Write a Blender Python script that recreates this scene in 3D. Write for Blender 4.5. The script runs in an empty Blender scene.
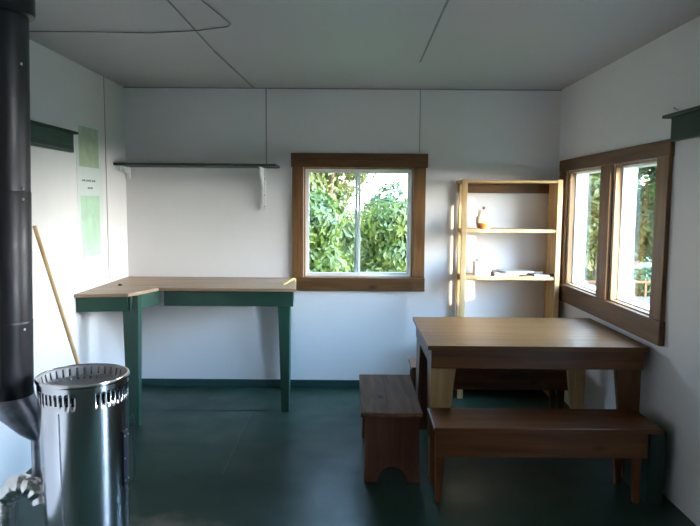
import bpy, bmesh, math, random
from mathutils import Vector, Matrix
S = bpy.context.scene
C = S.collection
R = random.Random(7)

# ---------------------------------------------------------------- camera
CX, CD, CH, YAW, PIT, ROL = 1.8139, 5.2420, 1.5168, 0.00264, 0.09285, 0.00729
cam = bpy.data.objects.new('camera', bpy.data.cameras.new('camera'))
C.objects.link(cam); S.camera = cam
cam.data.sensor_fit = 'HORIZONTAL'; cam.data.sensor_width = 36
cam.data.lens = 650/700*36; cam.data.clip_start = .05
_f = Vector((-math.sin(YAW)*math.cos(PIT), math.cos(YAW)*math.cos(PIT), -math.sin(PIT)))
_r0 = Vector((math.cos(YAW), math.sin(YAW), 0)); _u0 = _r0.cross(_f)
_r = _r0*math.cos(ROL) + _u0*math.sin(ROL); _u = _u0*math.cos(ROL) - _r0*math.sin(ROL)
cam.matrix_world = Matrix(((_r.x, _u.x, -_f.x, CX), (_r.y, _u.y, -_f.y, -CD), (_r.z, _u.z, -_f.z, CH), (0, 0, 0, 1)))

# ---------------------------------------------------------------- sky, sun, daylight, exposure
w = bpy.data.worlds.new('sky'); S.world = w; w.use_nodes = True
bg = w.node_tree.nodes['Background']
def _sky():
    N = w.node_tree.nodes; K = w.node_tree.links
    tc = N.new('ShaderNodeTexCoord'); nz = N.new('ShaderNodeVectorMath'); nz.operation = 'NORMALIZE'; K.new(tc.outputs['Generated'], nz.inputs[0])
    sp = N.new('ShaderNodeSeparateXYZ'); K.new(nz.outputs[0], sp.inputs[0])
    cr = N.new('ShaderNodeValToRGB'); e = cr.color_ramp.elements
    e[0].position, e[0].color = .06, (1, .97, .90, 1); e[1].position, e[1].color = .34, (.40, .66, 1, 1)   # warm horizon, blue above
    K.new(sp.outputs[2], cr.inputs[0]); K.new(cr.outputs[0], bg.inputs[0])
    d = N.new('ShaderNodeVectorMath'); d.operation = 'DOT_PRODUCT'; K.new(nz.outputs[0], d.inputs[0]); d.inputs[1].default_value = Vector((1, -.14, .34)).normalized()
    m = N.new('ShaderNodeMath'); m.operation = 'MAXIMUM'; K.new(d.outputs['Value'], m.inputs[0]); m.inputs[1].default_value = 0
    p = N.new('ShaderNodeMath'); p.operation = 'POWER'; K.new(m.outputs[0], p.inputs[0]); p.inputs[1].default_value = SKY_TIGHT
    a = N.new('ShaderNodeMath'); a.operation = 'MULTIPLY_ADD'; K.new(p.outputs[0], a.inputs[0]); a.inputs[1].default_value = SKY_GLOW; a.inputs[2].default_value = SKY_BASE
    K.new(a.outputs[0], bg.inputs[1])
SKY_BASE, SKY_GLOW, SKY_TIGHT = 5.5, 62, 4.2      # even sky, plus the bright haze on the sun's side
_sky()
def lamp(name, kind, loc=(0, 0, 0)):
    l = bpy.data.lights.new(name, kind); o = bpy.data.objects.new(name, l); C.objects.link(o); o.location = loc; return o
sun = lamp('sun', 'SUN'); sun.data.energy = 9; sun.data.angle = math.radians(1.2); sun.data.color = (1, .86, .64)
sun.rotation_euler = Vector((-.567, 1, -.148)).to_track_quat('-Z', 'Y').to_euler()
def portal(name, loc, d, sx, sy):
    o = lamp(name, 'AREA', loc); o.data.shape = 'RECTANGLE'; o.data.size = sx; o.data.size_y = sy
    o.rotation_euler = Vector(d).to_track_quat('-Z', 'Z').to_euler(); o.data.cycles.is_portal = True
portal('daylight_side', (3.60, -1.0, 1.33), (-1, 0, 0), .95, 1.55)
portal('daylight_back', (1.855, .13, 1.35), (0, -1, 0), 1.0, 1.0)
portal('daylight_doorway', (3.60, -3.65, 1.0), (-1, 0, 0), 2.05, .6)
S.view_settings.view_transform = 'Standard'; S.view_settings.look = 'None'
S.view_settings.gamma = 1; S.view_settings.use_curve_mapping = False
S.view_settings.exposure = 0.62
S.cycles.use_denoising = True
S.cycles.max_bounces = 10; S.cycles.diffuse_bounces = 7; S.cycles.transparent_max_bounces = 16
S.cycles.sample_clamp_indirect = 6; S.cycles.caustics_reflective = False

W, H, L = 3.462, 2.414, 6.4

# ---------------------------------------------------------------- materials
def mat(name, col, rough=.6, metal=0, coat=0, spec=.5):
    m = bpy.data.materials.new(name); m.use_nodes = True
    b = m.node_tree.nodes['Principled BSDF']
    b.inputs['Base Color'].default_value = (*col, 1); b.inputs['Roughness'].default_value = rough
    b.inputs['Metallic'].default_value = metal; b.inputs['Coat Weight'].default_value = coat
    b.inputs['Specular IOR Level'].default_value = spec
    return m, m.node_tree.nodes, m.node_tree.links, b
def ramp(N, stops):
    r = N.new('ShaderNodeValToRGB'); e = r.color_ramp.elements
    e[0].position, e[0].color = stops[0][0], (*stops[0][1], 1)
    e[1].position, e[1].color = stops[-1][0], (*stops[-1][1], 1)
    for p, c in stops[1:-1]:
        k = e.new(p); k.color = (*c, 1)
    return r
def noise(N, Lk, scale, detail=4, vec=None, dist=0):
    n = N.new('ShaderNodeTexNoise'); n.inputs['Scale'].default_value = scale
    n.inputs['Detail'].default_value = detail; n.inputs['Distortion'].default_value = dist
    if vec: Lk.new(vec, n.inputs['Vector'])
    return n
def mapped(N, Lk, sc, loc=(0, 0, 0)):
    t = N.new('ShaderNodeTexCoord'); m = N.new('ShaderNodeMapping')
    m.inputs['Scale'].default_value = sc; m.inputs['Location'].default_value = loc
    Lk.new(t.outputs['Object'], m.inputs[0]); return m.outputs[0]
def bump(N, Lk, b, h, s, d=.002):
    k = N.new('ShaderNodeBump'); k.inputs['Strength'].default_value = s; k.inputs['Distance'].default_value = d
    Lk.new(h, k.inputs['Height']); Lk.new(k.outputs[0], b.inputs['Normal'])
def paint(name, col, rough=.55, var=.12, scale=3, bmp=.15):
    m, N, K, b = mat(name, col, rough)
    v = mapped(N, K, (1, 1, 1)); n = noise(N, K, scale, 6, v)
    lo = tuple(c*(1-var) for c in col)
    r = ramp(N, [(.35, lo), (.65, col)]); K.new(n.outputs[0], r.inputs[0]); K.new(r.outputs[0], b.inputs['Base Color'])
    n2 = noise(N, K, 90, 3, v); bump(N, K, b, n2.outputs[0], bmp)
    return m
def wood(name, dark, light, axis, rough=.45, coat=0, knots=True, off=0, spec=.35):
    m, N, K, b = mat(name, light, rough, coat=coat, spec=spec)
    b.inputs['Coat Roughness'].default_value = .22
    st = [14, 14, 14]; st[axis] = 1.1
    v = mapped(N, K, st, (off, off*1.7, off*.6))
    n = noise(N, K, 1.4, 7, v, .9)
    mid = tuple((a+c)/2 for a, c in zip(dark, light))
    r = ramp(N, [(.3, dark), (.48, mid), (.62, light)]); K.new(n.outputs[0], r.inputs[0])
    out = r.outputs[0]
    if knots:
        s2 = [5, 5, 5]; s2[axis] = 2.6
        vo = N.new('ShaderNodeTexVoronoi'); vo.inputs['Scale'].default_value = 1.0
        K.new(mapped(N, K, s2, (off*2+.3, .2, .7)), vo.inputs['Vector'])
        kr = ramp(N, [(.05, (.25, .2, .16)), (.13, (1, 1, 1))]); K.new(vo.outputs[0], kr.inputs[0])
        mx = N.new('ShaderNodeMix'); mx.data_type = 'RGBA'; mx.blend_type = 'MULTIPLY'; mx.inputs[0].default_value = 1
        K.new(out, mx.inputs[6]); K.new(kr.outputs[0], mx.inputs[7]); out = mx.outputs[2]
    K.new(out, b.inputs['Base Color'])
    bump(N, K, b, n.outputs[0], .15)
    return m
wall_m = paint('white_wall_paint', (.82, .80, .805), .6, .05, 1.3, .1)
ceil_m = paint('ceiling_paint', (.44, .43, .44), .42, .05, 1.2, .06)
green_m = paint('dark_green_paint', (.013, .062, .040), .42, .25, 5)
darkgreen_m = paint('blackish_green_paint', (.010, .034, .024), .5, .25, 5)
base_m = paint('baseboard_paint', (.010, .050, .048), .5, .2, 5)
white_m = paint('white_vinyl', (.80, .82, .84), .4, .03, 4, .03)
groove_m = paint('joint_shadow_strip', (.30, .30, .28), .7, .1, 6, .05)
seam_m = paint('ceiling_seam_filler', (.27, .27, .25), .8, .2, 8, .1)
TR = [wood('window_trim_wood_%s' % 'xyz'[a], (.07, .032, .010), (.15, .070, .024), a, .5, off=a) for a in range(2)]
TR.append(wood('window_trim_wood_z', (.10, .046, .014), (.20, .095, .032), 2, .5, off=2))  # upright trim: reflected light put into a lighter wood colour
JM = [wood('jamb_wood_%s' % 'xyz'[a], (.22, .11, .045), (.40, .22, .10), a, .45, knots=False) for a in range(3)]
TW = [wood('varnished_table_wood_%s' % 'xyz'[a], (.080, .029, .004), (.150, .056, .009), a, .38, .02, off=3+a) for a in range(3)]
BW = [wood('bench_wood_%s' % 'xyz'[a], (.066, .020, .004), (.13, .042, .009), a, .4, .1, off=5+a) for a in range(3)]
SW = [wood('worn_bench_wood_%s' % 'xyz'[a], (.090, .040, .016), (.17, .084, .038), a, .75, spec=.2, off=9+a) for a in range(3)]
SB = [wood('stained_board_wood_%s' % 'xyz'[a], (.065, .023, .012), (.13, .046, .025), a, .5, off=2+a) for a in range(3)]
LW = wood('lit_leg_wood', (.26, .15, .06), (.38, .23, .10), 2, .45, off=4)  # light falling on the front left leg, put into its wood colour
PW = [wood('bookcase_pine_%s' % 'xyz'[a], (.46, .27, .11), (.64, .42, .20), a, .45, off=6+a) for a in range(3)]
CW = [wood('counter_top_wood_%s' % 'xyz'[a], (.26, .16, .095), (.38, .25, .155), a, .4, knots=False, off=8+a) for a in range(3)]
POLE = wood('pole_wood', (.48, .30, .12), (.66, .45, .22), 2, .5, knots=False)

def floor_mat():
    m, N, K, b = mat('dark_green_floor_paint', (.03, .07, .06), .3, spec=.2)
    v = mapped(N, K, (1, 1, 1))
    n = noise(N, K, 1.6, 8, v, .4)
    r = ramp(N, [(.3, (.012, .030, .020)), (.55, (.017, .040, .028)), (.8, (.024, .052, .038))]); K.new(n.outputs[0], r.inputs[0])
    # worn brownish patch beside the heater
    g = N.new('ShaderNodeVectorMath'); g.operation = 'DISTANCE'; K.new(v, g.inputs[0]); g.inputs[1].default_value = (.93, -2.5, 0)
    n2 = noise(N, K, 7, 6, v)
    ad = N.new('ShaderNodeMath'); ad.operation = 'MULTIPLY_ADD'; K.new(n2.outputs[0], ad.inputs[0]); ad.inputs[1].default_value = .5; K.new(g.outputs['Value'], ad.inputs[2])
    wr = ramp(N, [(.40, (1, 1, 1)), (.58, (0, 0, 0))]); K.new(ad.outputs[0], wr.inputs[0])
    mx = N.new('ShaderNodeMix'); mx.data_type = 'RGBA'; K.new(wr.outputs[0], mx.inputs[0]); K.new(r.outputs[0], mx.inputs[6]); mx.inputs[7].default_value = (.13, .11, .085, 1)
    K.new(mx.outputs[2], b.inputs['Base Color'])
    n3 = noise(N, K, 4, 5, v)
    rr = ramp(N, [(.3, (.28,)*3), (.7, (.44,)*3)]); K.new(n3.outputs[0], rr.inputs[0]); K.new(rr.outputs[0], b.inputs['Roughness'])
    bump(N, K, b, n2.outputs[0], .05, .002)
    return m
floor_m = floor_mat()
steel_m, N, K, b = mat('brushed_stainless', (.62, .63, .66), .16, 1)
v = mapped(N, K, (60, 60, 1)); n = noise(N, K, 1, 4, v); bump(N, K, b, n.outputs[0], .05, .001)
b.inputs['Anisotropic'].default_value = .5
lid_m = mat('grey_perforated_steel', (.50, .48, .48), .5, .4)[0]
pipe_m, N, K, b = mat('black_stove_pipe', (.030, .030, .036), .36, .5)
v = mapped(N, K, (1, 1, 1)); n = noise(N, K, 12, 5, v)
r = ramp(N, [(.3, (.3,)*3), (.7, (.48,)*3)]); K.new(n.outputs[0], r.inputs[0]); K.new(r.outputs[0], b.inputs['Roughness'])
galv_m, N, K, b = mat('galvanised_steel', (.30, .32, .38), .38, .85)
n = noise(N, K, 25, 4, mapped(N, K, (1, 1, 1))); r = ramp(N, [(.3, (.22, .24, .30)), (.7, (.40, .42, .48))]); K.new(n.outputs[0], r.inputs[0]); K.new(r.outputs[0], b.inputs['Base Color'])
foil_m, N, K, b = mat('bright_crinkled_foil', (.85, .85, .86), .22, 1)
n = noise(N, K, 30, 4, mapped(N, K, (1, 1, 1))); bump(N, K, b, n.outputs[0], .6, .006)
black_m = mat('black_label', (.015, .018, .03), .35)[0]
rivet_m = mat('rivet_steel', (.55, .55, .58), .3, 1)[0]
cord_m = mat('grey_cable', (.17, .17, .16), .6)[0]
knob_m = mat('dark_knot', (.05, .03, .02), .5)[0]
yellow_m = mat('yellow_plastic', (.50, .36, .07), .4)[0]
ceram_m = paint('cream_glaze', (.80, .76, .66), .2, .06, 20, .02)
brownglaze_m = mat('brown_glaze', (.10, .06, .04), .25)[0]
orange_m = paint('orange_glaze', (.55, .19, .05), .35, .3, 25, .05)
paper_m = paint('white_paper', (.82, .80, .78), .6, .04, 12, .02)
redcover_m = paint('reddish_brown_cover', (.30, .13, .085), .4, .4, 14, .02)
greycover_m = paint('pale_grey_cover', (.55, .53, .48), .4, .2, 16, .02)
darkcover_m = paint('dark_cover', (.07, .06, .06), .4, .2, 16, .02)
poster_bg = paint('poster_white', (.72, .78, .76), .45, .05, 6, .02)
poster_g1 = paint('poster_olive_green', (.46, .58, .40), .45, .2, 9, .02)
poster_g2 = paint('poster_mint_green', (.50, .74, .55), .45, .18, 9, .02)
ink_m = mat('poster_ink', (.16, .22, .27), .6)[0]
metalgrey_m = mat('exterior_metal', (.45, .46, .48), .5, .3)[0]
def glass_mat():
    m = bpy.data.materials.new('window_glass'); m.use_nodes = True; N = m.node_tree.nodes; K = m.node_tree.links
    N.remove(N['Principled BSDF']); o = N['Material Output']
    t = N.new('ShaderNodeBsdfTransparent'); t.inputs[0].default_value = (.95, .97, .97, 1)
    g = N.new('ShaderNodeBsdfGlossy'); g.inputs['Roughness'].default_value = .02
    lw = N.new('ShaderNodeLayerWeight'); pw = N.new('ShaderNodeMath'); pw.operation = 'POWER'; K.new(lw.outputs['Facing'], pw.inputs[0]); pw.inputs[1].default_value = 5
    f = N.new('ShaderNodeMath'); f.operation = 'MULTIPLY_ADD'; K.new(pw.outputs[0], f.inputs[0]); f.inputs[1].default_value = .6; f.inputs[2].default_value = .03; lw.inputs[0].default_value = .5
    x = N.new('ShaderNodeMixShader'); K.new(f.outputs[0], x.inputs[0]); K.new(t.outputs[0], x.inputs[1]); K.new(g.outputs[0], x.inputs[2])
    K.new(x.outputs[0], o.inputs[0]); return m
glass_m = glass_mat()
def leaf_mat(name, a, c2, tr=.5):
    m, N, K, b = mat(name, a, .5)
    n = noise(N, K, 2.2, 4, mapped(N, K, (1, 1, 1)))
    i = N.new('ShaderNodeObjectInfo')
    r = ramp(N, [(.35, a), (.65, c2)]); K.new(n.outputs[0], r.inputs[0]); K.new(r.outputs[0], b.inputs['Base Color'])
    t = N.new('ShaderNodeBsdfTranslucent'); K.new(r.outputs[0], t.inputs[0])
    x = N.new('ShaderNodeMixShader'); x.inputs[0].default_value = tr
    K.new(b.outputs[0], x.inputs[1]); K.new(t.outputs[0], x.inputs[2]); K.new(x.outputs[0], N['Material Output'].inputs[0])
    return m
leafA = leaf_mat('bright_leaves', (.035, .070, .010), (.13, .165, .025))
leafB = leaf_mat('yellow_green_leaves', (.07, .10, .02), (.17, .18, .05))
leafC = leaf_mat('deep_green_leaves', (.025, .07, .02), (.06, .12, .035))
bark_m = wood('bark', (.05, .03, .02), (.13, .09, .06), 2, .9, knots=False)
bark_g = wood('weathered_planks', (.05, .038, .03), (.10, .075, .06), 0, .8, knots=False)
grass_m = paint('lawn', (.07, .12, .035), .9, .5, 2.5, .3)
concrete_m = paint('pale_gravel', (.45, .42, .38), .9, .2, 6, .2)

# ---------------------------------------------------------------- mesh helpers
def merge(dst, src):
    me = bpy.data.meshes.new('t'); src.to_mesh(me); src.free(); dst.from_mesh(me); bpy.data.meshes.remove(me); return dst
def BM(): return bmesh.new()
def bx(x0, x1, y0, y1, z0, z1, bev=.003, bm=None):
    t = BM(); bmesh.ops.create_cube(t, size=1)
    for v in t.verts:
        v.co = Vector(((x0+x1)/2+v.co.x*(x1-x0), (y0+y1)/2+v.co.y*(y1-y0), (z0+z1)/2+v.co.z*(z1-z0)))
    if bev: bmesh.ops.bevel(t, geom=t.edges[:], offset=min(bev, .3*min(x1-x0, y1-y0, z1-z0)), segments=2, profile=.5, affect='EDGES')
    return t if bm is None else merge(bm, t)
def prism(pts, axis, a, b, bev=.002, bm=None):
    """polygon pts (2-tuples over the other two axes, in xyz order) extruded along axis from a to b"""
    t = BM()
    def P(p, h):
        q = list(p); q.insert(axis, h); return Vector(q)
    lo = [t.verts.new(P(p, a)) for p in pts]; hi = [t.verts.new(P(p, b)) for p in pts]
    n = len(pts); t.faces.new(lo); t.faces.new(hi[::-1])
    for i in range(n): t.faces.new((lo[i], hi[i], hi[(i+1) % n], lo[(i+1) % n]))
    bmesh.ops.recalc_face_normals(t, faces=t.faces[:])
    if bev:
        es = [e for e in t.edges if len(e.link_faces) == 2 and e.calc_face_angle(0) > .5]
        bmesh.ops.bevel(t, geom=es, offset=bev, segments=2, profile=.5, affect='EDGES')
    return t if bm is None else merge(bm, t)
def hexa(b4, t4, bev=.003, bm=None):
    """box from 4 bottom and 4 top corners"""
    t = BM(); lo = [t.verts.new(p) for p in b4]; hi = [t.verts.new(p) for p in t4]
    t.faces.new(lo[::-1]); t.faces.new(hi)
    for i in range(4): t.faces.new((lo[i], lo[(i+1) % 4], hi[(i+1) % 4], hi[i]))
    bmesh.ops.recalc_face_normals(t, faces=t.faces[:])
    bmesh.ops.bevel(t, geom=t.edges[:], offset=bev, segments=2, profile=.5, affect='EDGES')
    return t if bm is None else merge(bm, t)
def lathe(prof, c=(0, 0), seg=48, bm=None, cap0=True, cap1=True, skip=None, centers=None):
    """prof = [(r,z)...]; skip(i,k) leaves faces out; centers = list of xy per ring"""
    t = BM(); rings = []
    for j, (r, z) in enumerate(prof):
        cc = centers[j] if centers else c
        rings.append([t.verts.new((cc[0]+r*math.cos(2*math.pi*k/seg), cc[1]+r*math.sin(2*math.pi*k/seg), z)) for k in range(seg)])
    for j in range(len(prof)-1):
        for k in range(seg):
            if skip and skip(j, k): continue
            t.faces.new((rings[j][k], rings[j][(k+1) % seg], rings[j+1][(k+1) % seg], rings[j+1][k]))
    if cap0: t.faces.new(rings[0][::-1])
    if cap1: t.faces.new(rings[-1])
    for f in t.faces: f.smooth = True
    return t if bm is None else merge(bm, t)
def tube(pts, rad, seg=12, bm=None, closed_ends=True):
    t = BM(); pts = [Vector(p) for p in pts]; n = len(pts); rs = rad if isinstance(rad, (list, tuple)) else [rad]*n
    rings = []; prev = None
    for i, p in enumerate(pts):
        d = (pts[min(i+1, n-1)]-pts[max(i-1, 0)]).normalized()
        if prev is None:
            a = Vector((0, 0, 1)) if abs(d.z) < .9 else Vector((1, 0, 0)); u = d.cross(a).normalized()
        else:
            u = (prev-d*prev.dot(d)).normalized()
        prev = u; vv = d.cross(u)
        rings.append([t.verts.new(p+(u*math.cos(2*math.pi*k/seg)+vv*math.sin(2*math.pi*k/seg))*rs[i]) for k in range(seg)])
    for i in range(n-1):
        for k in range(seg): t.faces.new((rings[i][k], rings[i][(k+1) % seg], rings[i+1][(k+1) % seg], rings[i+1][k]))
    if closed_ends: t.faces.new(rings[0][::-1]); t.faces.new(rings[-1])
    bmesh.ops.recalc_face_normals(t, faces=t.faces[:])
    for f in t.faces: f.smooth = True
    return t if bm is None else merge(bm, t)
def obj(name, bm, m, parent=None, shift=True):
    """link one mesh; coordinates are given in the world and moved into the parent's frame"""
    me = bpy.data.meshes.new(name)
    if parent is not None and shift:
        off = wloc(parent)
        for v in bm.verts: v.co -= off
    bm.to_mesh(me); bm.free(); me.materials.append(m)
    o = bpy.data.objects.new(name, me); C.objects.link(o)
    if parent is not None: o.parent = parent
    if any(p.use_smooth for p in me.polygons):
        me.set_sharp_from_angle(angle=math.radians(40))
    return o
def wloc(o):
    v = Vector((0, 0, 0))
    while o: v = v+o.location; o = o.parent
    return v
def single(name, bm, m, base, local=False):
    """a thing that is one mesh, origin at its base"""
    if not local:
        for v in bm.verts: v.co -= Vector(base)
    o = obj(name, bm, m); o.location = base; return o
def tag(o, label, cat, group=None, kind=None):
    o['label'] = label; o['category'] = cat
    if group: o['group'] = group
    if kind: o['kind'] = kind
    return o
def thing(name, loc, label, cat, group=None):
    o = bpy.data.objects.new(name, None); C.objects.link(o); o.location = loc; o.empty_display_size = .1
    return tag(o, label, cat, group)
def struct(name, bm, m, label, cat, base=(0, 0, 0)):
    return tag(single(name, bm, m, base), label, cat, kind='structure')
def copy_tree(o, parent=None):
    c = o.copy(); C.objects.link(c); c.parent = parent
    for ch in list(o.children): copy_tree(ch, c)
    return c

# ---------------------------------------------------------------- the room
struct('floor', bx(-.12, W+.12, -L-.1, .12, -.12, 0, 0), floor_m, 'dark green painted plywood floor', 'floor')
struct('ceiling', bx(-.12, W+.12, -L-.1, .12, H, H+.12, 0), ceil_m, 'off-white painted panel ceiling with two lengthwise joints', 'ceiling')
T = .12
bwx0, bwx1, bwz0, bwz1 = 1.425, 2.305, .905, 1.795       # back window opening
b = bx(-T, bwx0, 0, T, 0, H, 0); bx(bwx1, W+T, 0, T, 0, H, 0, b); bx(bwx0, bwx1, 0, T, 0, bwz0, 0, b); bx(bwx0, bwx1, 0, T, bwz1, H, 0, b)
struct('wall_back', b, wall_m, 'white painted back wall with a window in the middle', 'wall')
b = bx(-T, 0, -L, 0, 0, H, 0)
struct('wall_left', b, wall_m, 'bright white left wall with a poster on it', 'wall')
rwz0, rwz1 = .90, 1.765
P1 = (-.93, -.28); P2 = (-1.735, -1.13)                 # side window openings (y)
b = bx(W, W+T, -L, -3.93, 0, H, 0); bx(W, W+T, -3.93, -3.38, 2.02, H, 0, b); bx(W, W+T, -3.38, P2[0], 0, H, 0, b); bx(W, W+T, P2[1], P1[0], 0, H, 0, b); bx(W, W+T, P1[1], 0, 0, H, 0, b)
for q in (P1, P2): bx(W, W+T, q[0], q[1], 0, rwz0, 0, b); bx(W, W+T, q[0], q[1], rwz1, H, 0, b)
struct('wall_right', b, wall_m, 'white right wall with a double window and an open doorway', 'wall')
b = bx(-T, W+T, -L-T, -L, 0, H, 0)
struct('wall_front', b, wall_m, 'white front wall behind the viewer', 'wall')
struct('wall_added_screen', bx(W+T+.001, W+T+1.3, -4.12, -4.02, -.5, H, 0), wall_m, 'short added screen wall outside the doorway, out of view, blocking the sun', 'wall')  # added wall, out of view, keeps direct sun out of the doorway
struct('baseboard_back', bx(0, W, -.018, -.0005, 0, .062, .004), base_m, 'dark teal green baseboard along the back wall', 'baseboard')
# sheet joints
struct('trim_1', bx(1.122, 1.131, -.003, -.0005, 1.81, H, 0), groove_m, 'thin grey sheet joint running up behind the shelf bracket', 'trim')
struct('trim_9', bx(1.1255, 1.1285, -.002, -.0005, .92, 1.79, 0), wall_m, 'hairline sheet joint below the shelf bracket', 'trim')
struct('trim_2', bx(2.344, 2.350, -.003, -.0005, 1.915, H, 0), groove_m, 'thin grey sheet joint above the back window', 'trim')
struct('trim_3', bx(.0005, .003, -.424, -.418, .93, H, 0), groove_m, 'thin grey sheet joint on the left wall beside the poster', 'trim')
b = BM()
for (x0, y0, x1, y1, hw) in ((1.03, -.02, .982, -1.25, .007), (.982, -1.25, .98, -3.6, .004)):
    prism([(x0-hw, y0), (x1-hw, y1), (x1+hw, y1), (x0+hw, y0)], 2, H-.004, H-.0005, 0, b)
struct('trim_4', b, seam_m, 'dark lengthwise ceiling joint on the left', 'trim')
struct('trim_5', prism([(2.236, -.99), (2.216, -3.6), (2.226, -3.6), (2.246, -.99)], 2, H-.004, H-.0005, 0), seam_m, 'dark lengthwise ceiling joint on the right', 'trim')
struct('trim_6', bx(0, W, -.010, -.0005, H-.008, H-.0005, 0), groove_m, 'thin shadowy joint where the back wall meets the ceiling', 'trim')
struct('trim_7', bx(1.096, 1.102, -1.75, -.66, .0005, .002, 0), black_m, 'dark lengthwise joint in the green floor', 'trim')
struct('trim_8', bx(.45, 1.2, -.625, -.620, .0005, .002, 0), black_m, 'dark crosswise joint in the green floor under the counter', 'trim')

def window_thing(name, loc, label):
    o = bpy.data.objects.new(name, None); C.objects.link(o); o.location = loc; return tag(o, label, 'window', kind='structure')
# back window
w1 = window_thing('window_1', (1.865, 0, .8), 'square sliding window in brown wood trim on the back wall')
obj('trim_board', bx(1.325, 2.415, -.032, -.0005, 1.795, 1.906, .005), TR[0], w1)
obj('trim_board', bx(1.325, 2.405, -.028, -.0005, .803, .912, .005), TR[0], w1)
obj('trim_board', bx(1.335, 1.422, -.025, -.0005, .912, 1.795, .004), TR[2], w1)
obj('trim_board', bx(2.305, 2.400, -.025, -.0005, .912, 1.795, .004), TR[2], w1)
b = bx(bwx0, bwx0+.012, 0, T, bwz0, bwz1, .001); bx(bwx1-.012, bwx1, 0, T, bwz0, bwz1, .001, b)
bx(bwx0, bwx1, 0, T, bwz0, bwz0+.012, .001, b); bx(bwx0, bwx1, 0, T, bwz1-.012, bwz1, .001, b)
obj('jamb', b, JM[2], w1)
def sash(a0, a1, z0, z1, d0, d1, fw, axis):
    def q(u0, u1, v0, v1, bm=None):
        return bx(u0, u1, d0, d1, v0, v1, .002, bm) if axis == 'x' else bx(d0, d1, u0, u1, v0, v1, .002, bm)
    b = q(a0, a0+fw, z0, z1); q(a1-fw, a1, z0, z1, b); q(a0+fw, a1-fw, z0, z0+fw, b); q(a0+fw, a1-fw, z1-fw, z1, b)
    return b
def pane(a0, a1, z0, z1, d, axis):
    return bx(a0, a1, d-.002, d+.002, z0, z1, 0) if axis == 'x' else bx(d-.002, d+.002, a0, a1, z0, z1, 0)
i0, i1, k0, k1 = bwx0+.012, bwx1-.012, bwz0+.012, bwz1-.012
s = obj('vinyl_frame', sash(i0, i1, k0, k1, .035, .10, .010, 'x'), white_m, w1)
mx = 1.86
s = obj('sliding_sash', sash(i0+.010, mx+.022, k0+.010, k1-.010, .04, .062, .018, 'x'), white_m, w1)
obj('pane', pane(i0+.026, mx+.005, k0+.026, k1-.026, .051, 'x'), glass_m, s)
s = obj('sliding_sash', sash(mx-.022, i1-.010, k0+.010, k1-.010, .068, .09, .020, 'x'), white_m, w1)
obj('pane', pane(mx-.005, i1-.026, k0+.026, k1-.026, .079, 'x'), glass_m, s)
# side window: two lights in one trim
w2 = window_thing('window_2', (W, -1.0, .77), 'long two-light window in brown wood trim on the right wall')
obj('trim_board', bx(W-.028, W-.0005, -1.875, -.10, rwz1, 1.853, .005), TR[1], w2)
obj('trim_board', bx(W-.034, W-.0005, -1.875, -.10, .775, rwz0+.006, .005), TR[1], w2)
obj('trim_board', bx(W-.026, W-.0005, -1.865, -1.735, rwz0+.006, rwz1, .004), TR[2], w2)
obj('trim_board', bx(W-.026, W-.0005, -1.11, -.95, rwz0+.006, rwz1, .004), TR[2], w2)
obj('trim_board', bx(W-.026, W-.0005, -.265, -.10, rwz0+.006, rwz1, .004), TR[2], w2)
for (a0, a1) in (P1, P2):
    b = bx(W, W+.04, a0, a0+.014, rwz0, rwz1, .001); bx(W-.001, W+.04, a1-.014, a1, rwz0, rwz1, .001, b)
    bx(W, W+.04, a0, a1, rwz0, rwz0+.014, .001, b); bx(W, W+.04, a0, a1, rwz1-.014, rwz1, .001, b)
    obj('jamb', b, JM[2], w2)
    s = obj('vinyl_frame', sash(a0, a1, rwz0, rwz1, W+.04, W+.13, .022, 'y'), white_m, w2)
    obj('pane', pane(a0+.02, a1-.02, rwz0+.02, rwz1-.02, W+.10, 'y'), glass_m, s)

# ---------------------------------------------------------------- L-shaped green counter
ct = thing('counter', (.7, -.4, 0), 'dark green L-shaped counter with light brown top along the back and left walls', 'counter')
obj('worktop', prism([(.002, -.003), (1.365, -.003), (1.422, -.69), (.452, -.69), (.340, -.99), (.002, -1.045)], 2, .885, .907, .003), CW[0], ct)
b = bx(.48, 1.40, -.665, -.645, .775, .885, .002)                           # front apron, right arm
prism([(1.378, -.645), (1.40, -.645), (1.352, -.004), (1.33, -.004)], 2, .775, .885, .002, b)
obj('apron', b, green_m, ct)
b = hexa([(.004, -1.020, .785), (.325, -.965, .785), (.325, -.945, .785), (.004, -1.00, .785)],
         [(.004, -1.020, .885), (.325, -.965, .885), (.325, -.945, .885), (.004, -1.00, .885)], .002)
hexa([(.340, -.96, .785), (.45, -.668, .785), (.43, -.66, .785), (.325, -.95, .785)],
     [(.345, -.96, .885), (.45, -.668, .885), (.43, -.66, .885), (.325, -.95, .885)], .002, b)
obj('apron', b, green_m, ct)
def taper_leg(x0, x1, X0, X1, y0, y1, Y0, Y1, z):
    """bottom rect x0..x1,y0..y1 ; top rect X0.. ,Y0.."""
    return hexa([(x0, y0, 0), (x1, y0, 0), (x1, y1, 0), (x0, y1, 0)], [(X0, Y0, z), (X1, Y0, z), (X1, Y1, z), (X0, Y1, z)], .003)
obj('leg', taper_leg(1.312, 1.366, 1.285, 1.377, -.655, -.60, -.644, -.56, .885), green_m, ct)
obj('leg', taper_leg(.310, .388, .280, .388, -.985, -.93, -.944, -.86, .885), green_m, ct)
obj('leg', taper_leg(1.28, 1.32, 1.25, 1.328, -.09, -.04, -.12, -.02, .885), green_m, ct)
obj('wall_cleat', bx(.001, .03, -.99, -.02, .80, .884, .002), green_m, ct)
k = single('wood_screw_cap', lathe([(.014, 0), (.015, .004), (.010, .010), (.003, .012)], seg=20), knob_m, (.138, -.578, .9073), True); tag(k, 'small dark round cap lying on the left arm of the counter', 'cap')
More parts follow.
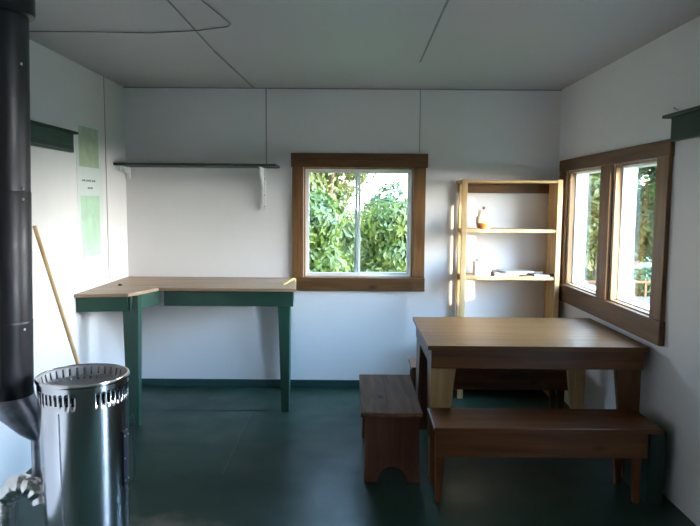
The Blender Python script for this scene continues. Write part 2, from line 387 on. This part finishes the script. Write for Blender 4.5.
b = tube([(0, 0, .008), (.02, .03, .012), (.05, .07, .03), (.07, .12, .035), (.075, .16, .012)], [.006, .008, .009, .008, .005], 10)
k = single('peel_scrap', b, yellow_m, (1.31, -.50, .9065), True); tag(k, 'small curled yellow scrap at the right end of the counter', 'scrap')

# ---------------------------------------------------------------- shelf over the counter
sh = thing('wall_shelf', (.62, 0, 1.785), 'long thin dark green shelf over the counter on white brackets', 'shelf')
obj('shelf_board', bx(.004, 1.235, -.285, -.001, 1.785, 1.803, .004), darkgreen_m, sh)
def bracket(x0, x1, d, h):
    b = prism([(-.001, 1.785), (-.001, 1.785-h), (-.03, 1.785-h), (-.045, 1.785-h*.55), (-d, 1.785-.035), (-d, 1.785)], 0, x0, x1, .002)
    return b
b = bracket(1.096, 1.110, .23, .30); bx(1.083, 1.122, -.030, -.001, 1.452, 1.784, .002, b)
br = obj('bracket', b, white_m, sh)
for z in (1.70, 1.57, 1.48):
    t = lathe([(.007, 0), (.006, .003), (.002, .004)], seg=12); bmesh.ops.rotate(t, verts=t.verts, matrix=Matrix.Rotation(math.pi/2, 3, 'X')); bmesh.ops.translate(t, verts=t.verts, vec=(1.115, -.030, z)); obj('screw', t, rivet_m, br)
obj('bracket', bracket(.02, .042, .24, .09), white_m, sh)
obj('hook', tube([(.06, -.24, 1.786), (.06, -.24, 1.75), (.063, -.245, 1.735), (.075, -.25, 1.735), (.078, -.25, 1.75)], .004, 8), white_m, sh)
obj('clip', bx(1.075, 1.10, -.20, -.17, 1.803, 1.818, .003), white_m, sh)

# ---------------------------------------------------------------- green ledges near the windows
def ledge(sign, xw, y0, y1, z0, label):
    g = thing('wall_ledge', (xw, (y0+y1)/2, z0), label, 'ledge')
    if sign > 0: xa, xb, xt = xw+.0005, xw+.03, xw+.048
    else: xa, xb, xt = xw-.03, xw-.0005, xw-.062
    obj('back_board', bx(min(xa, xb), max(xa, xb), y0, y1, z0, z0+.118, .003), green_m if sign > 0 else darkgreen_m, g)
    obj('ledge_board', bx(min(xa if sign > 0 else xt, xt if sign > 0 else xb), max(xt if sign > 0 else xa, xb if sign < 0 else xt), y0-.0, y1+.035, z0+.118, z0+.134, .003), darkgreen_m, g)
    if sign > 0: obj('cleat', bx(xb, xb+.02, y0+.02, y1-.05, z0+.012, z0+.04, .003), darkgreen_m, g)
    return g
ledge(1, 0, -2.3, -1.035, 1.822, 'dark green wooden ledge on the left wall next to the poster')
ledge(-1, W, -2.9, -1.88, 1.838, 'dark green wooden ledge on the right wall at the window corner')
nl = single('nail', tube([(0, 0, 0), (-.03, 0, .012)], [.002, .004], 8), rivet_m, (W-.001, -1.90, 1.992), True); tag(nl, 'small nail in the right wall just above the green ledge', 'nail')

# ---------------------------------------------------------------- poster
po = thing('poster', (.0, -.725, 1.12), 'tall narrow pale green poster with a white banner on the left wall', 'poster')
obj('sheet', bx(.0006, .0018, -.935, -.50, 1.06, 2.04, 0), poster_bg, po)
obj('printed_panel', bx(.0018, .0022, -.895, -.56, 1.745, 2.015, 0), poster_g1, po)
obj('printed_panel', bx(.0018, .0022, -.885, -.565, 1.13, 1.55, 0), poster_g2, po)
b = BM()
for (y0, y1, z) in ((-.86, -.80, 1.645), (-.79, -.71, 1.645), (-.70, -.63, 1.645), (-.77, -.68, 1.595)):
    prism([(y0, z), (y0+.01, z+.016), ((y0+y1)/2, z+.011), (y1-.006, z+.017), (y1, z), ((y0+y1)/2, z+.003)], 0, .0018, .0023, 0, b)
obj('lettering', b, ink_m, po)

# ---------------------------------------------------------------- wooden pole against the left wall
pl = single('broom_handle', tube([(.50-.0, -1.77, .012), (.26, -1.677, .70), (.012+.014, -1.586, 1.372)], .011, 14), POLE, (0, 0, 0))
b = BM(); pl.data.transform(Matrix.Translation((-.5, 1.77, 0))); pl.location = (.5, -1.77, 0)
tag(pl, 'plain pale wooden pole leaning against the left wall behind the steel heater', 'pole')

# ---------------------------------------------------------------- bookcase
X0, X1, YB, YF = 2.640, 3.400, -.018, -.28
bk = thing('bookcase', (3.02, -.15, 0), 'open pale pine bookcase against the back wall behind the table', 'bookcase')
obj('rear_post', bx(X0+.024, X0+.050, YB-.042, YB-.002, 0, 1.675, .002), PW[2], bk)
obj('side_panel', bx(X1-.022, X1, YF+.012, YB-.002, 0, 1.675, .002), PW[2], bk)
obj('face_post', bx(X0+.006, X0+.048, YF-.008, YF+.012, 0, 1.70, .003), PW[2], bk)
obj('face_post', bx(X1-.030, X1+.008, YF-.008, YF+.012, 0, 1.70, .003), PW[2], bk)
obj('top_board', bx(X0, X1, YF-.004, YB-.002, 1.675, 1.693, .003), PW[0], bk)
obj('back_rail', bx(X0+.022, X1-.022, YB-.024, YB-.004, 1.60, 1.675, .002), TR[0], bk)['label'] = 'darker brown top rail'
for z in (1.295, .932, .55, .10):
    obj('shelf', bx(X0+.022, X1-.022, YF, YB-.002, z, z+.026, .003), PW[0], bk)

# things on the bookcase
zs = 1.3212
jr = thing('lidded_jar', (2.842, -.15, zs), 'round cream ceramic jar with a dark knob on the upper shelf of the bookcase', 'jar')
obj('body', lathe([(.036, zs), (.052, zs+.012), (.062, zs+.05), (.057, zs+.09), (.040, zs+.112), (.038, zs+.118)], (2.842, -.15), 32), ceram_m, jr)
l = obj('lid', lathe([(.044, zs+.118), (.044, zs+.125), (.030, zs+.138), (.010, zs+.146)], (2.842, -.15), 32), ceram_m, jr)
obj('knob', lathe([(.006, zs+.146), (.013, zs+.156), (.013, zs+.166), (.005, zs+.172)], (2.842, -.15), 20), brownglaze_m, l)
og = thing('orange_bowl', (2.825, -.235, zs), 'small orange brown bowl in front of the cream jar', 'bowl')
obj('body', lathe([(.018, zs), (.022, zs+.004), (.038, zs+.030), (.042, zs+.046), (.039, zs+.046), (.034, zs+.030), (.016, zs+.010), (.004, zs+.008)], (2.825, -.235), 28), orange_m, og)
zt = .9582
bxo = thing('paper_box', (2.835, -.15, zt), 'small white cardboard box on the lower shelf of the bookcase', 'box')
obj('body', bx(2.775, 2.895, -.21, -.10, zt, zt+.105, .002), paper_m, bxo)
obj('lid', bx(2.80, 2.898, -.213, -.097, zt+.105, zt+.125, .002), paper_m, bxo)
def magazine(x, y, z, w_, d_, t_, rot, cover, label):
    g = thing('magazine', (x, y, z), label, 'magazine', None)
    g.rotation_euler = (0, 0, rot)
    obj('pages', bx(-w_/2+.003, w_/2-.001, -d_/2+.002, d_/2-.002, .0012, t_-.0012, 0), paper_m, g, False)
    b = bx(-w_/2, w_/2, -d_/2, d_/2, 0, .0012, 0); bx(-w_/2, w_/2, -d_/2, d_/2, t_-.0012, t_, 0, b); bx(-w_/2, -w_/2+.0015, -d_/2, d_/2, 0, t_, 0, b)
    obj('cover', b, cover, g, False)
magazine(3.00, -.15, zt, .20, .21, .012, .12, darkcover_m, 'dark thin magazine at the left under the reddish one')
magazine(3.05, -.16, zt+.0122, .24, .18, .014, -.10, redcover_m, 'reddish brown magazine lying on the dark one')
magazine(3.10, -.145, zt+.0264, .23, .19, .009, .2, greycover_m, 'pale grey magazine topmost on the lower bookcase shelf')
magazine(3.285, -.165, zt, .13, .19, .012, .03, paper_m, 'white booklet at the right of the lower bookcase shelf')
sb = thing('small_dish', (3.275, -.17, zt+.0122), 'small pale dish standing on the white booklet', 'dish')
obj('body', lathe([(.018, zt+.0122), (.030, zt+.018), (.040, zt+.030), (.037, zt+.030), (.026, zt+.020), (.004, zt+.017)], (3.275, -.17), 24), ceram_m, sb)
dk = single('eraser_block', bx(-.02, .02, -.015, .015, 0, .022, .004), darkcover_m, (3.362, -.245, zt), True); tag(dk, 'small black block at the right end of the lower bookcase shelf', 'block')

# ---------------------------------------------------------------- table
tx0, tx1, ty0, ty1, tz = 2.228, 3.424, -1.80, -.905, .752
tb = thing('dining_table', ((tx0+tx1)/2, (ty0+ty1)/2, 0), 'sturdy varnished brown wooden table under the right window', 'table')
b = BM(); n = 5
for i in range(n):
    y0 = ty0+(ty1-ty0)*i/n; y1 = ty0+(ty1-ty0)*(i+1)/n
    bx(tx0, tx1, y0+.0003, y1-.0003, tz-.024, tz, .0012, b)
obj('tabletop', b, TW[0], tb)
az0, az1 = .622, tz-.024
obj('apron', bx(tx0+.022, tx1-.02, ty0+.022, ty0+.044, az0, az1, .003), BW[0], tb)
obj('apron', bx(tx0+.022, tx1-.02, ty1-.044, ty1-.022, az0, az1, .003), BW[0], tb)
obj('apron', bx(tx0+.022, tx0+.044, ty0+.045, ty1-.045, az0, az1, .003), BW[1], tb)
obj('apron', bx(tx1-.042, tx1-.02, ty0+.045, ty1-.045, az0, az1, .003), BW[1], tb)
def tleg(x, y, sx, sy, m):
    """x,y outer corner; sx,sy inward direction"""
    wt, wb, d, db = .152, .070, .038, .036
    X = sorted((x, x+sx*wt)); xb = sorted((x, x+sx*wb)); Y = sorted((y, y+sy*d)); 
    return obj('leg', taper_leg(xb[0], xb[1], X[0], X[1], Y[0], Y[1], Y[0], Y[1], az1-.001), m, tb)
tleg(tx0+.022, ty0+.046, 1, 1, LW)['label'] = 'tapered front leg with its lit tone put into the wood colour'
tleg(tx1-.022, ty0+.046, -1, 1, BW[2])
tleg(tx0+.046, ty1-.046, 1, -1, BW[2])
tleg(tx1-.046, ty1-.046, -1, -1, PW[2])
# side boards of the corner legs
obj('leg_board', taper_leg(tx0+.024, tx0+.044, tx0+.024, tx0+.044, ty0+.085, ty0+.125, ty0+.085, ty0+.22, az0), BW[2], tb)
obj('leg_board', taper_leg(tx0+.024, tx0+.044, tx0+.024, tx0+.044, ty1-.125, ty1-.047, ty1-.27, ty1-.047, az0), BW[2], tb)

# ---------------------------------------------------------------- long benches
def long_bench(x0, x1, y0, y1, z, label):
    g = thing('long_bench', ((x0+x1)/2, (y0+y1)/2, 0), label, 'bench', 'long benches at the table')
    obj('seat', bx(x0, x1, y0, y1, z-.024, z, .004), BW[0], g)
    for (a, c) in ((y0+.014, y0+.034), (y1-.034, y1-.014)):
        obj('apron', bx(x0+.01, x1-.068, a, c, z-.155, z-.024, .003), BW[0], g)
    for sx in (0, 1):
        for sy in (0, 1):
            X = x0+.012 if sx == 0 else x1-.085; s = 1 if sx == 0 else -1
            Y = sorted((y0+.035, y0+.067)) if sy == 0 else sorted((y1-.067, y1-.035))
            xt = sorted((X, X+s*.062)); xb = sorted((X+s*.004, X+s*.032))
            obj('leg', taper_leg(xb[0], xb[1], xt[0], xt[1], Y[0], Y[1], Y[0], Y[1], z-.025), BW[2], g)
    for sx in (0, 1):
        X = x0+.09 if sx == 0 else x1-.17
        obj('cross_rail', bx(X, X+.02, y0+.035, y1-.035, z-.11, z-.026, .003), BW[1], g)
    return g
fb = long_bench(2.232, 3.375, -2.09, -1.762, .40, 'long low brown bench in front of the table')
rb = copy_tree(fb); rb.location = (2.80, -.76, 0); rb['label'] = 'long low brown bench half hidden behind the table'
rb.scale = (1, .82, 1)

# ---------------------------------------------------------------- end stool with arched feet
st = thing('plank_bench', (2.03, -1.5, 0), 'short bench with worn top and arched plank feet at the left end of the table', 'bench')
obj('seat', bx(1.868, 2.200, -1.865, -1.08, .376, .40, .004), SW[1], st)
def arch_board(y0, y1, m):
    xa, xb, z1 = 1.893, 2.190, .375
    c = (xa+xb)/2; pts = [(xa-.004, 0), (xa+.055, 0)]
    for i in range(13):
        t = math.pi*i/12; pts.append((c-math.cos(t)*.078, .0+math.sin(t)*.085+.003))
    pts += [(xb-.055, 0), (xb+.004, 0), (xb-.006, z1), (xa+.006, z1)]
    return obj('foot_board', prism(pts, 1, y0, y1, .0015), m, st)
arch_board(-1.825, -1.802, SB[2]); arch_board(-1.165, -1.142, SW[2])
obj('stretcher', bx(2.02, 2.042, -1.801, -1.166, .25, .375, .003), SB[1], st)
obj('side_rail', bx(1.895, 1.913, -1.801, -1.166, .305, .375, .003), SW[1], st)
obj('side_rail', bx(2.165, 2.183, -1.801, -1.166, .305, .375, .003), SB[1], st)

db = single('dark_block', bx(-.06, .02, -.14, .14, 0, .374, .004), darkgreen_m, (3.385, -1.915, 0), True); tag(db, 'dark upright block under the right end of the front bench by the wall', 'board')  # dark upright block below the seat overhang

# ---------------------------------------------------------------- stainless heater
hx, hy = .762, -2.742
ht = thing('space_heater', (hx, hy, 0), 'tall stainless steel cylinder heater with slotted rim at the left front', 'heater')
seg = 192
zr = [.06, .20, .40, .60, .735, .757, .797, .804, .812, .822, .830, .830]
def rad(z): return .158+(.168-.158)*min(1, max(0, (z-.06)/.76))
prof = [(rad(z), z) for z in zr[:-2]]+[(.172, .823), (.174, .830), (.172, .838), (.166, .840)]
def slots(j, k):
    return j == 5 and (k % 4) in (0, 1) and not 151 <= k <= 162 and not 55 <= k <= 66
body = obj('body', lathe(prof, (hx, hy), seg, cap0=True, cap1=False, skip=slots), steel_m, ht)
sm = body.modifiers.new('thick', 'SOLIDIFY'); sm.thickness = .003; sm.offset = -1
obj('inner_liner', lathe([(.150, .62), (.152, .78)], (hx, hy), 64, cap0=True, cap1=False), black_m, ht)
# recessed perforated lid
def lslots(j, k): return j in (1, 3) and (k % 3) == 0
ld = obj('lid_grille', lathe([(.166, .836), (.163, .826), (.158, .796), (.150, .790), (.125, .788), (.085, .787), (.02, .786)], (hx, hy), 144, cap0=False, cap1=True, skip=lambda j, k: (j == 1 and k % 4 == 0) or (j == 3 and k % 4 == 0)), lid_m, ht)
sm = ld.modifiers.new('thick', 'SOLIDIFY'); sm.thickness = .003
obj('base_ring', lathe([(.168, 0), (.170, .01), (.170, .055), (.163, .06)], (hx, hy), 96), lid_m, ht)
# curved side label, seam strip and the wire handle on the right
def arc_strip(a0, a1, z0, z1, r0, r1, n=14):
    t = BM(); ring = []
    for i in range(n+1):
        a = math.radians(a0+(a1-a0)*i/n); c, s_ = math.cos(a), math.sin(a)
        ring.append([t.verts.new((hx+(rad(z)+r)*c, hy+(rad(z)+r)*s_, z)) for z, r in ((z0, r0), (z1, r0), (z1, r1), (z0, r1))])
    for i in range(n):
        for k in range(4): t.faces.new((ring[i][k], ring[i][(k+1) % 4], ring[i+1][(k+1) % 4], ring[i+1][k]))
    t.faces.new(ring[0]); t.faces.new(ring[-1][::-1]); bmesh.ops.recalc_face_normals(t, faces=t.faces[:]); return t
lb = obj('control_plate', arc_strip(-13, 0, .40, .62, .001, .006), black_m, ht)
for (a, z) in ((-11, .60), (-11, .51), (-11, .42), (-2, .6), (-2, .42)):
    t = lathe([(.004, 0), (.0035, .002), (.001, .003)], seg=12)
    bmesh.ops.rotate(t, verts=t.verts, matrix=Matrix.Rotation(math.pi/2, 3, 'Y')); bmesh.ops.translate(t, verts=t.verts, vec=(rad(z)+.007, 0, 0))
    bmesh.ops.rotate(t, verts=t.verts, matrix=Matrix.Rotation(math.radians(a), 3, 'Z')); bmesh.ops.translate(t, verts=t.verts, vec=(hx, hy, z)); obj('screw', t, rivet_m, lb)
def cyl(a, z, r): return (hx+(rad(z)+r)*math.cos(math.radians(a)), hy+(rad(z)+r)*math.sin(math.radians(a)), z)
obj('side_handle', tube([cyl(17, .66, -.002), cyl(17, .66, .012), cyl(17, .64, .018), cyl(17, .40, .018), cyl(17, .38, .012), cyl(17, .38, -.002)], .003, 10), black_m, ht)
obj('body_seam', arc_strip(-100, -98.5, .07, .73, .0005, .002, 2), galv_m, ht)

# ---------------------------------------------------------------- stove pipe, offset cone, thin pipe, foil elbow
px_, py_, pr = .474, -2.742, .095
def pc(z): return (px_-.018+.0273*(z-.75), py_)
def plathe(prof, **k): return lathe(prof, seg=64, centers=[pc(z) for r_, z in prof], **k)
fp = thing('flue_pipe', (.5, py_, .25), 'black stovepipe from the ceiling with galvanised cone and foil elbow into the steel heater', 'pipe')
obj('upper_pipe', plathe([(pr, 1.53), (pr, H-.002)]), pipe_m, fp)
obj('middle_pipe', plathe([(pr+.002, 1.038), (pr+.002, 1.545), (pr, 1.550)], cap1=False), pipe_m, fp)
obj('lower_pipe', plathe([(pr+.004, .752), (pr+.004, .765), (pr+.003, .775), (pr+.003, 1.035), (pr+.004, 1.045), (pr+.002, 1.05)], cap1=False), pipe_m, fp)
obj('ceiling_collar', plathe([(pr+.004, 2.20), (pr+.022, 2.205), (pr+.022, 2.37), (pr+.05, 2.40), (pr+.05, H-.001)]), pipe_m, fp)
obj('pipe_seam', hexa([(pc(.8)[0]+a, py_+b_, .80) for a, b_ in ((.026, -pr-.0035), (.030, -pr-.0035), (.030, -pr+.006), (.026, -pr+.006))], [(pc(2.2)[0]+a, py_+b_, 2.20) for a, b_ in ((.026, -pr-.0035), (.030, -pr-.0035), (.030, -pr+.006), (.026, -pr+.006))], .001), pipe_m, fp)
for z in (2.02, 1.56, 1.52, 1.02):
    for a in (-88, -20):
        t = lathe([(.0055, 0), (.005, .002), (.002, .004)], seg=12)
        bmesh.ops.rotate(t, verts=t.verts, matrix=Matrix.Rotation(math.pi/2, 3, 'Y')); bmesh.ops.translate(t, verts=t.verts, vec=(pr+.002, 0, 0))
        bmesh.ops.rotate(t, verts=t.verts, matrix=Matrix.Rotation(math.radians(a), 3, 'Z')); bmesh.ops.translate(t, verts=t.verts, vec=(*pc(z), z))
        obj('rivet', t, rivet_m, fp)
obj('reducer_cone', lathe([(.024, .575), (.045, .60), (.085, .68), (.099, .735), (.101, .752)], seg=48, centers=[(.566, py_), (.550, py_), (.50, py_), (.462, py_), pc(.752)]), galv_m, fp)
obj('thin_pipe', tube([(.567, py_, .595), (.566, py_, .40)], .020, 20), galv_m, fp)
pts, rs = [], []
for i in range(25):
    t = i/24
    a = math.radians(20+t*145)
    pts.append((.528+.078*math.cos(a), py_-.035, .305+.095*math.sin(a)))
    rs.append(.040+(.005 if (i % 4) < 2 else 0))
pts = pts+[(.455, py_-.035, .25), (.455, py_-.035, .12)]; rs = rs+[.042, .042]
obj('foil_elbow', tube(pts, rs, 28), foil_m, fp)
obj('floor_stub', lathe([(.075, 0), (.075, .02), (.045, .03), (.045, .125)], (.455, py_-.035), 36), galv_m, fp)

# ---------------------------------------------------------------- cable on the ceiling
zc = H-.006
cb = single('ceiling_cable', tube([(0.0, -1.66, zc), (.10, -1.70, zc), (.40, -1.70, zc), (.73, -1.685, zc), (1.0, -1.74, zc), (1.17, -1.82, zc), (1.195, -1.87, zc), (1.185, -1.95, zc), (1.14, -2.24, zc), (1.08, -2.7, zc), (1.0, -3.4, zc)], .0030, 8), cord_m, (0, 0, 0))
tag(cb, 'thin dark cable bowed across the ceiling above the stovepipe', 'cable')

# ---------------------------------------------------------------- outside
struct('ground', bx(-30, 40, .13, 45, -.7, -.5, 0), grass_m, 'green lawn outside the windows', 'ground')
struct('ground_side', bx(W+.13, 40, -30, .13, -.7, -.5, 0), grass_m, 'green lawn on the window side of the cabin', 'ground')
def leaves(blobs, n, size, rnd, flat=1.0):
    vs, fs = [], []
    tot = sum(b_[3]*b_[4]*b_[5] for b_ in blobs)
    for (cx, cy, cz, rx, ry, rz) in blobs:
        for _ in range(int(n*rx*ry*rz/tot)):
            d = Vector((rnd.gauss(0, 1), rnd.gauss(0, 1), rnd.gauss(0, 1))).normalized()
            r = rnd.uniform(.72, 1.05)
            p = Vector((cx+d.x*rx*r, cy+d.y*ry*r, cz+d.z*rz*r))
            a = Vector((rnd.gauss(0, 1), rnd.gauss(0, 1), rnd.gauss(0, .6))).normalized()
            u = (a.cross(d)+Vector((rnd.uniform(-.3, .3),)*3)).normalized(); s = size*rnd.uniform(.6, 1.4)
            l = u*s; wv = u.cross(d+Vector((rnd.uniform(-.6, .6), rnd.uniform(-.6, .6), rnd.uniform(-.6, .6)))).normalized()*s*.42
            k = len(vs); dip = d*s*.12
            vs += [p-l, p+wv-l*.1+dip, p+l, p-wv-l*.1+dip]
            fs.append((k, k+1, k+2, k+3))
    return vs, fs
def bush(name, base, blobs, n, size, m, label, cat, seed, trunk=None):
    rnd = random.Random(seed)
    g = thing(name, base, label, cat)
    vs, fs = leaves(blobs, n, size, rnd)
    me = bpy.data.meshes.new('foliage'); me.from_pydata([v-Vector(base) for v in vs], [], fs); me.materials.append(m)
    o = bpy.data.objects.new('foliage', me); C.objects.link(o); o.parent = g
    b = BM()
    for (cx, cy, cz, rx, ry, rz) in blobs[:6]:
        q = Vector(base); e = Vector((cx, cy, cz)); mid = (q+e)/2+Vector((rnd.uniform(-.1, .1), rnd.uniform(-.1, .1), 0))
        r0 = trunk or .03
        tube([q, mid, e], [r0, r0*.7, r0*.3], 10, b)
    obj('trunk' if trunk else 'stem', b, bark_m, g)
    return g
def blobs(rnd, x0, x1, y0, y1, z0, z1, n, r):
    return [(rnd.uniform(x0, x1), rnd.uniform(y0, y1), rnd.uniform(z0, z1), r*rnd.uniform(.7, 1.2), r*rnd.uniform(.7, 1.1), r*rnd.uniform(.6, 1.0)) for _ in range(n)]
q = random.Random(3)
bush('leafy_bush', (1.1, 3.9, -.5), blobs(q, .2, 1.55, 3.6, 4.6, -.2, 1.45, 26, .44), 14000, .055, leafA, 'bright green bush outside the left half of the back window', 'bush', 1)
bush('leafy_bush', (2.7, 5.6, -.5), blobs(q, 2.15, 3.6, 5.2, 6.0, -.2, 1.25, 24, .46), 11000, .06, leafA, 'bright green bush outside the right half of the back window', 'bush', 2)
bush('garden_tree', (1.2, 8.4, -.5), blobs(q, -.6, 2.0, 7.6, 9.2, -.1, 3.4, 40, .7), 17000, .085, leafB, 'yellowish green tree rising behind the bushes of the back window', 'tree', 3, .10)
bush('garden_tree', (3.6, 12.0, -.5), blobs(q, 1.8, 5.2, 11.4, 12.6, .0, 1.5, 22, .7), 9000, .09, leafC, 'low dark green tree behind the right half of the back window', 'tree', 4, .08)
# seen through the side window
bush('garden_tree', (8.1, 7.2, -.5), blobs(q, 7.6, 8.8, 6.4, 8.0, .1, 3.8, 36, .6), 14000, .09, leafA, 'green tree filling the right light of the side window', 'tree', 5, .09)
bush('leafy_bush', (6.14, 6.6, -.5), blobs(q, 5.8, 6.35, 6.2, 7.4, -.2, 3.0, 26, .46), 11000, .07, leafB, 'yellow green shrub seen through the far light of the side window', 'bush', 6, .09)
bush('leafy_bush', (6.6, 5.5, -.5), blobs(q, 6.1, 7.3, 5.3, 5.7, -.3, .35, 12, .3), 5000, .05, leafC, 'low dark shrub at the bottom of the side window view', 'bush', 7)
bush('garden_tree', (9.5, 13.5, -.5), blobs(q, 7.0, 13.0, 12.5, 15, .5, 3.0, 22, 1.2), 8000, .15, leafC, 'distant dark tree line beyond the side window', 'tree', 8, .15)
struct('path', bx(4.2, 9, 2.2, 3.6, -.5, -.47, 0), concrete_m, 'pale gravel path beyond the side window', 'path')
dk = thing('garden_deck', (6.2, 3.7, -.5), 'low weathered plank deck outside at the bottom of the side window view', 'deck')
for i in range(12):
    obj('plank', bx(5.0, 7.6, 2.5+i*.2, 2.5+i*.2+.185, .05, .085, .004), bark_g, dk)
for px2 in (5.1, 7.5):
    for py2 in (2.6, 4.75): obj('post', bx(px2-.05, px2+.05, py2-.05, py2+.05, -.5, .05, .004), bark_g, dk)
rl = thing('deck_railing', (6.2, 4.85, .085), 'low brown picket railing on the far edge of the deck', 'railing')
obj('top_rail', bx(5.0, 7.6, 4.80, 4.86, .30, .335, .003), BW[0], rl)
for i in range(14): obj('picket', bx(5.05+i*.19, 5.085+i*.19, 4.815, 4.85, .085, .30, .002), BW[2], rl)
tb2 = bush('added_shade_tree', (4.60, -2.60, -.5), [(4.6+.5*math.cos(k*1.3), -2.6+.5*math.sin(k*1.3), 4.9+.3*(k % 3), .6, .6, .4) for k in range(6)], 3000, .08, leafC, 'slim added tree, out of view, shading the far light of the side window', 'tree', 11, .05)  # invented tree, unseen; its stem keeps sun off the right of the bookcase
obj('main_stem', tube([(4.60, -2.60, -.5), (4.59, -2.58, 2.0), (4.60, -2.6, 4.6)], [.21, .17, .10], 18), bark_m, tb2)
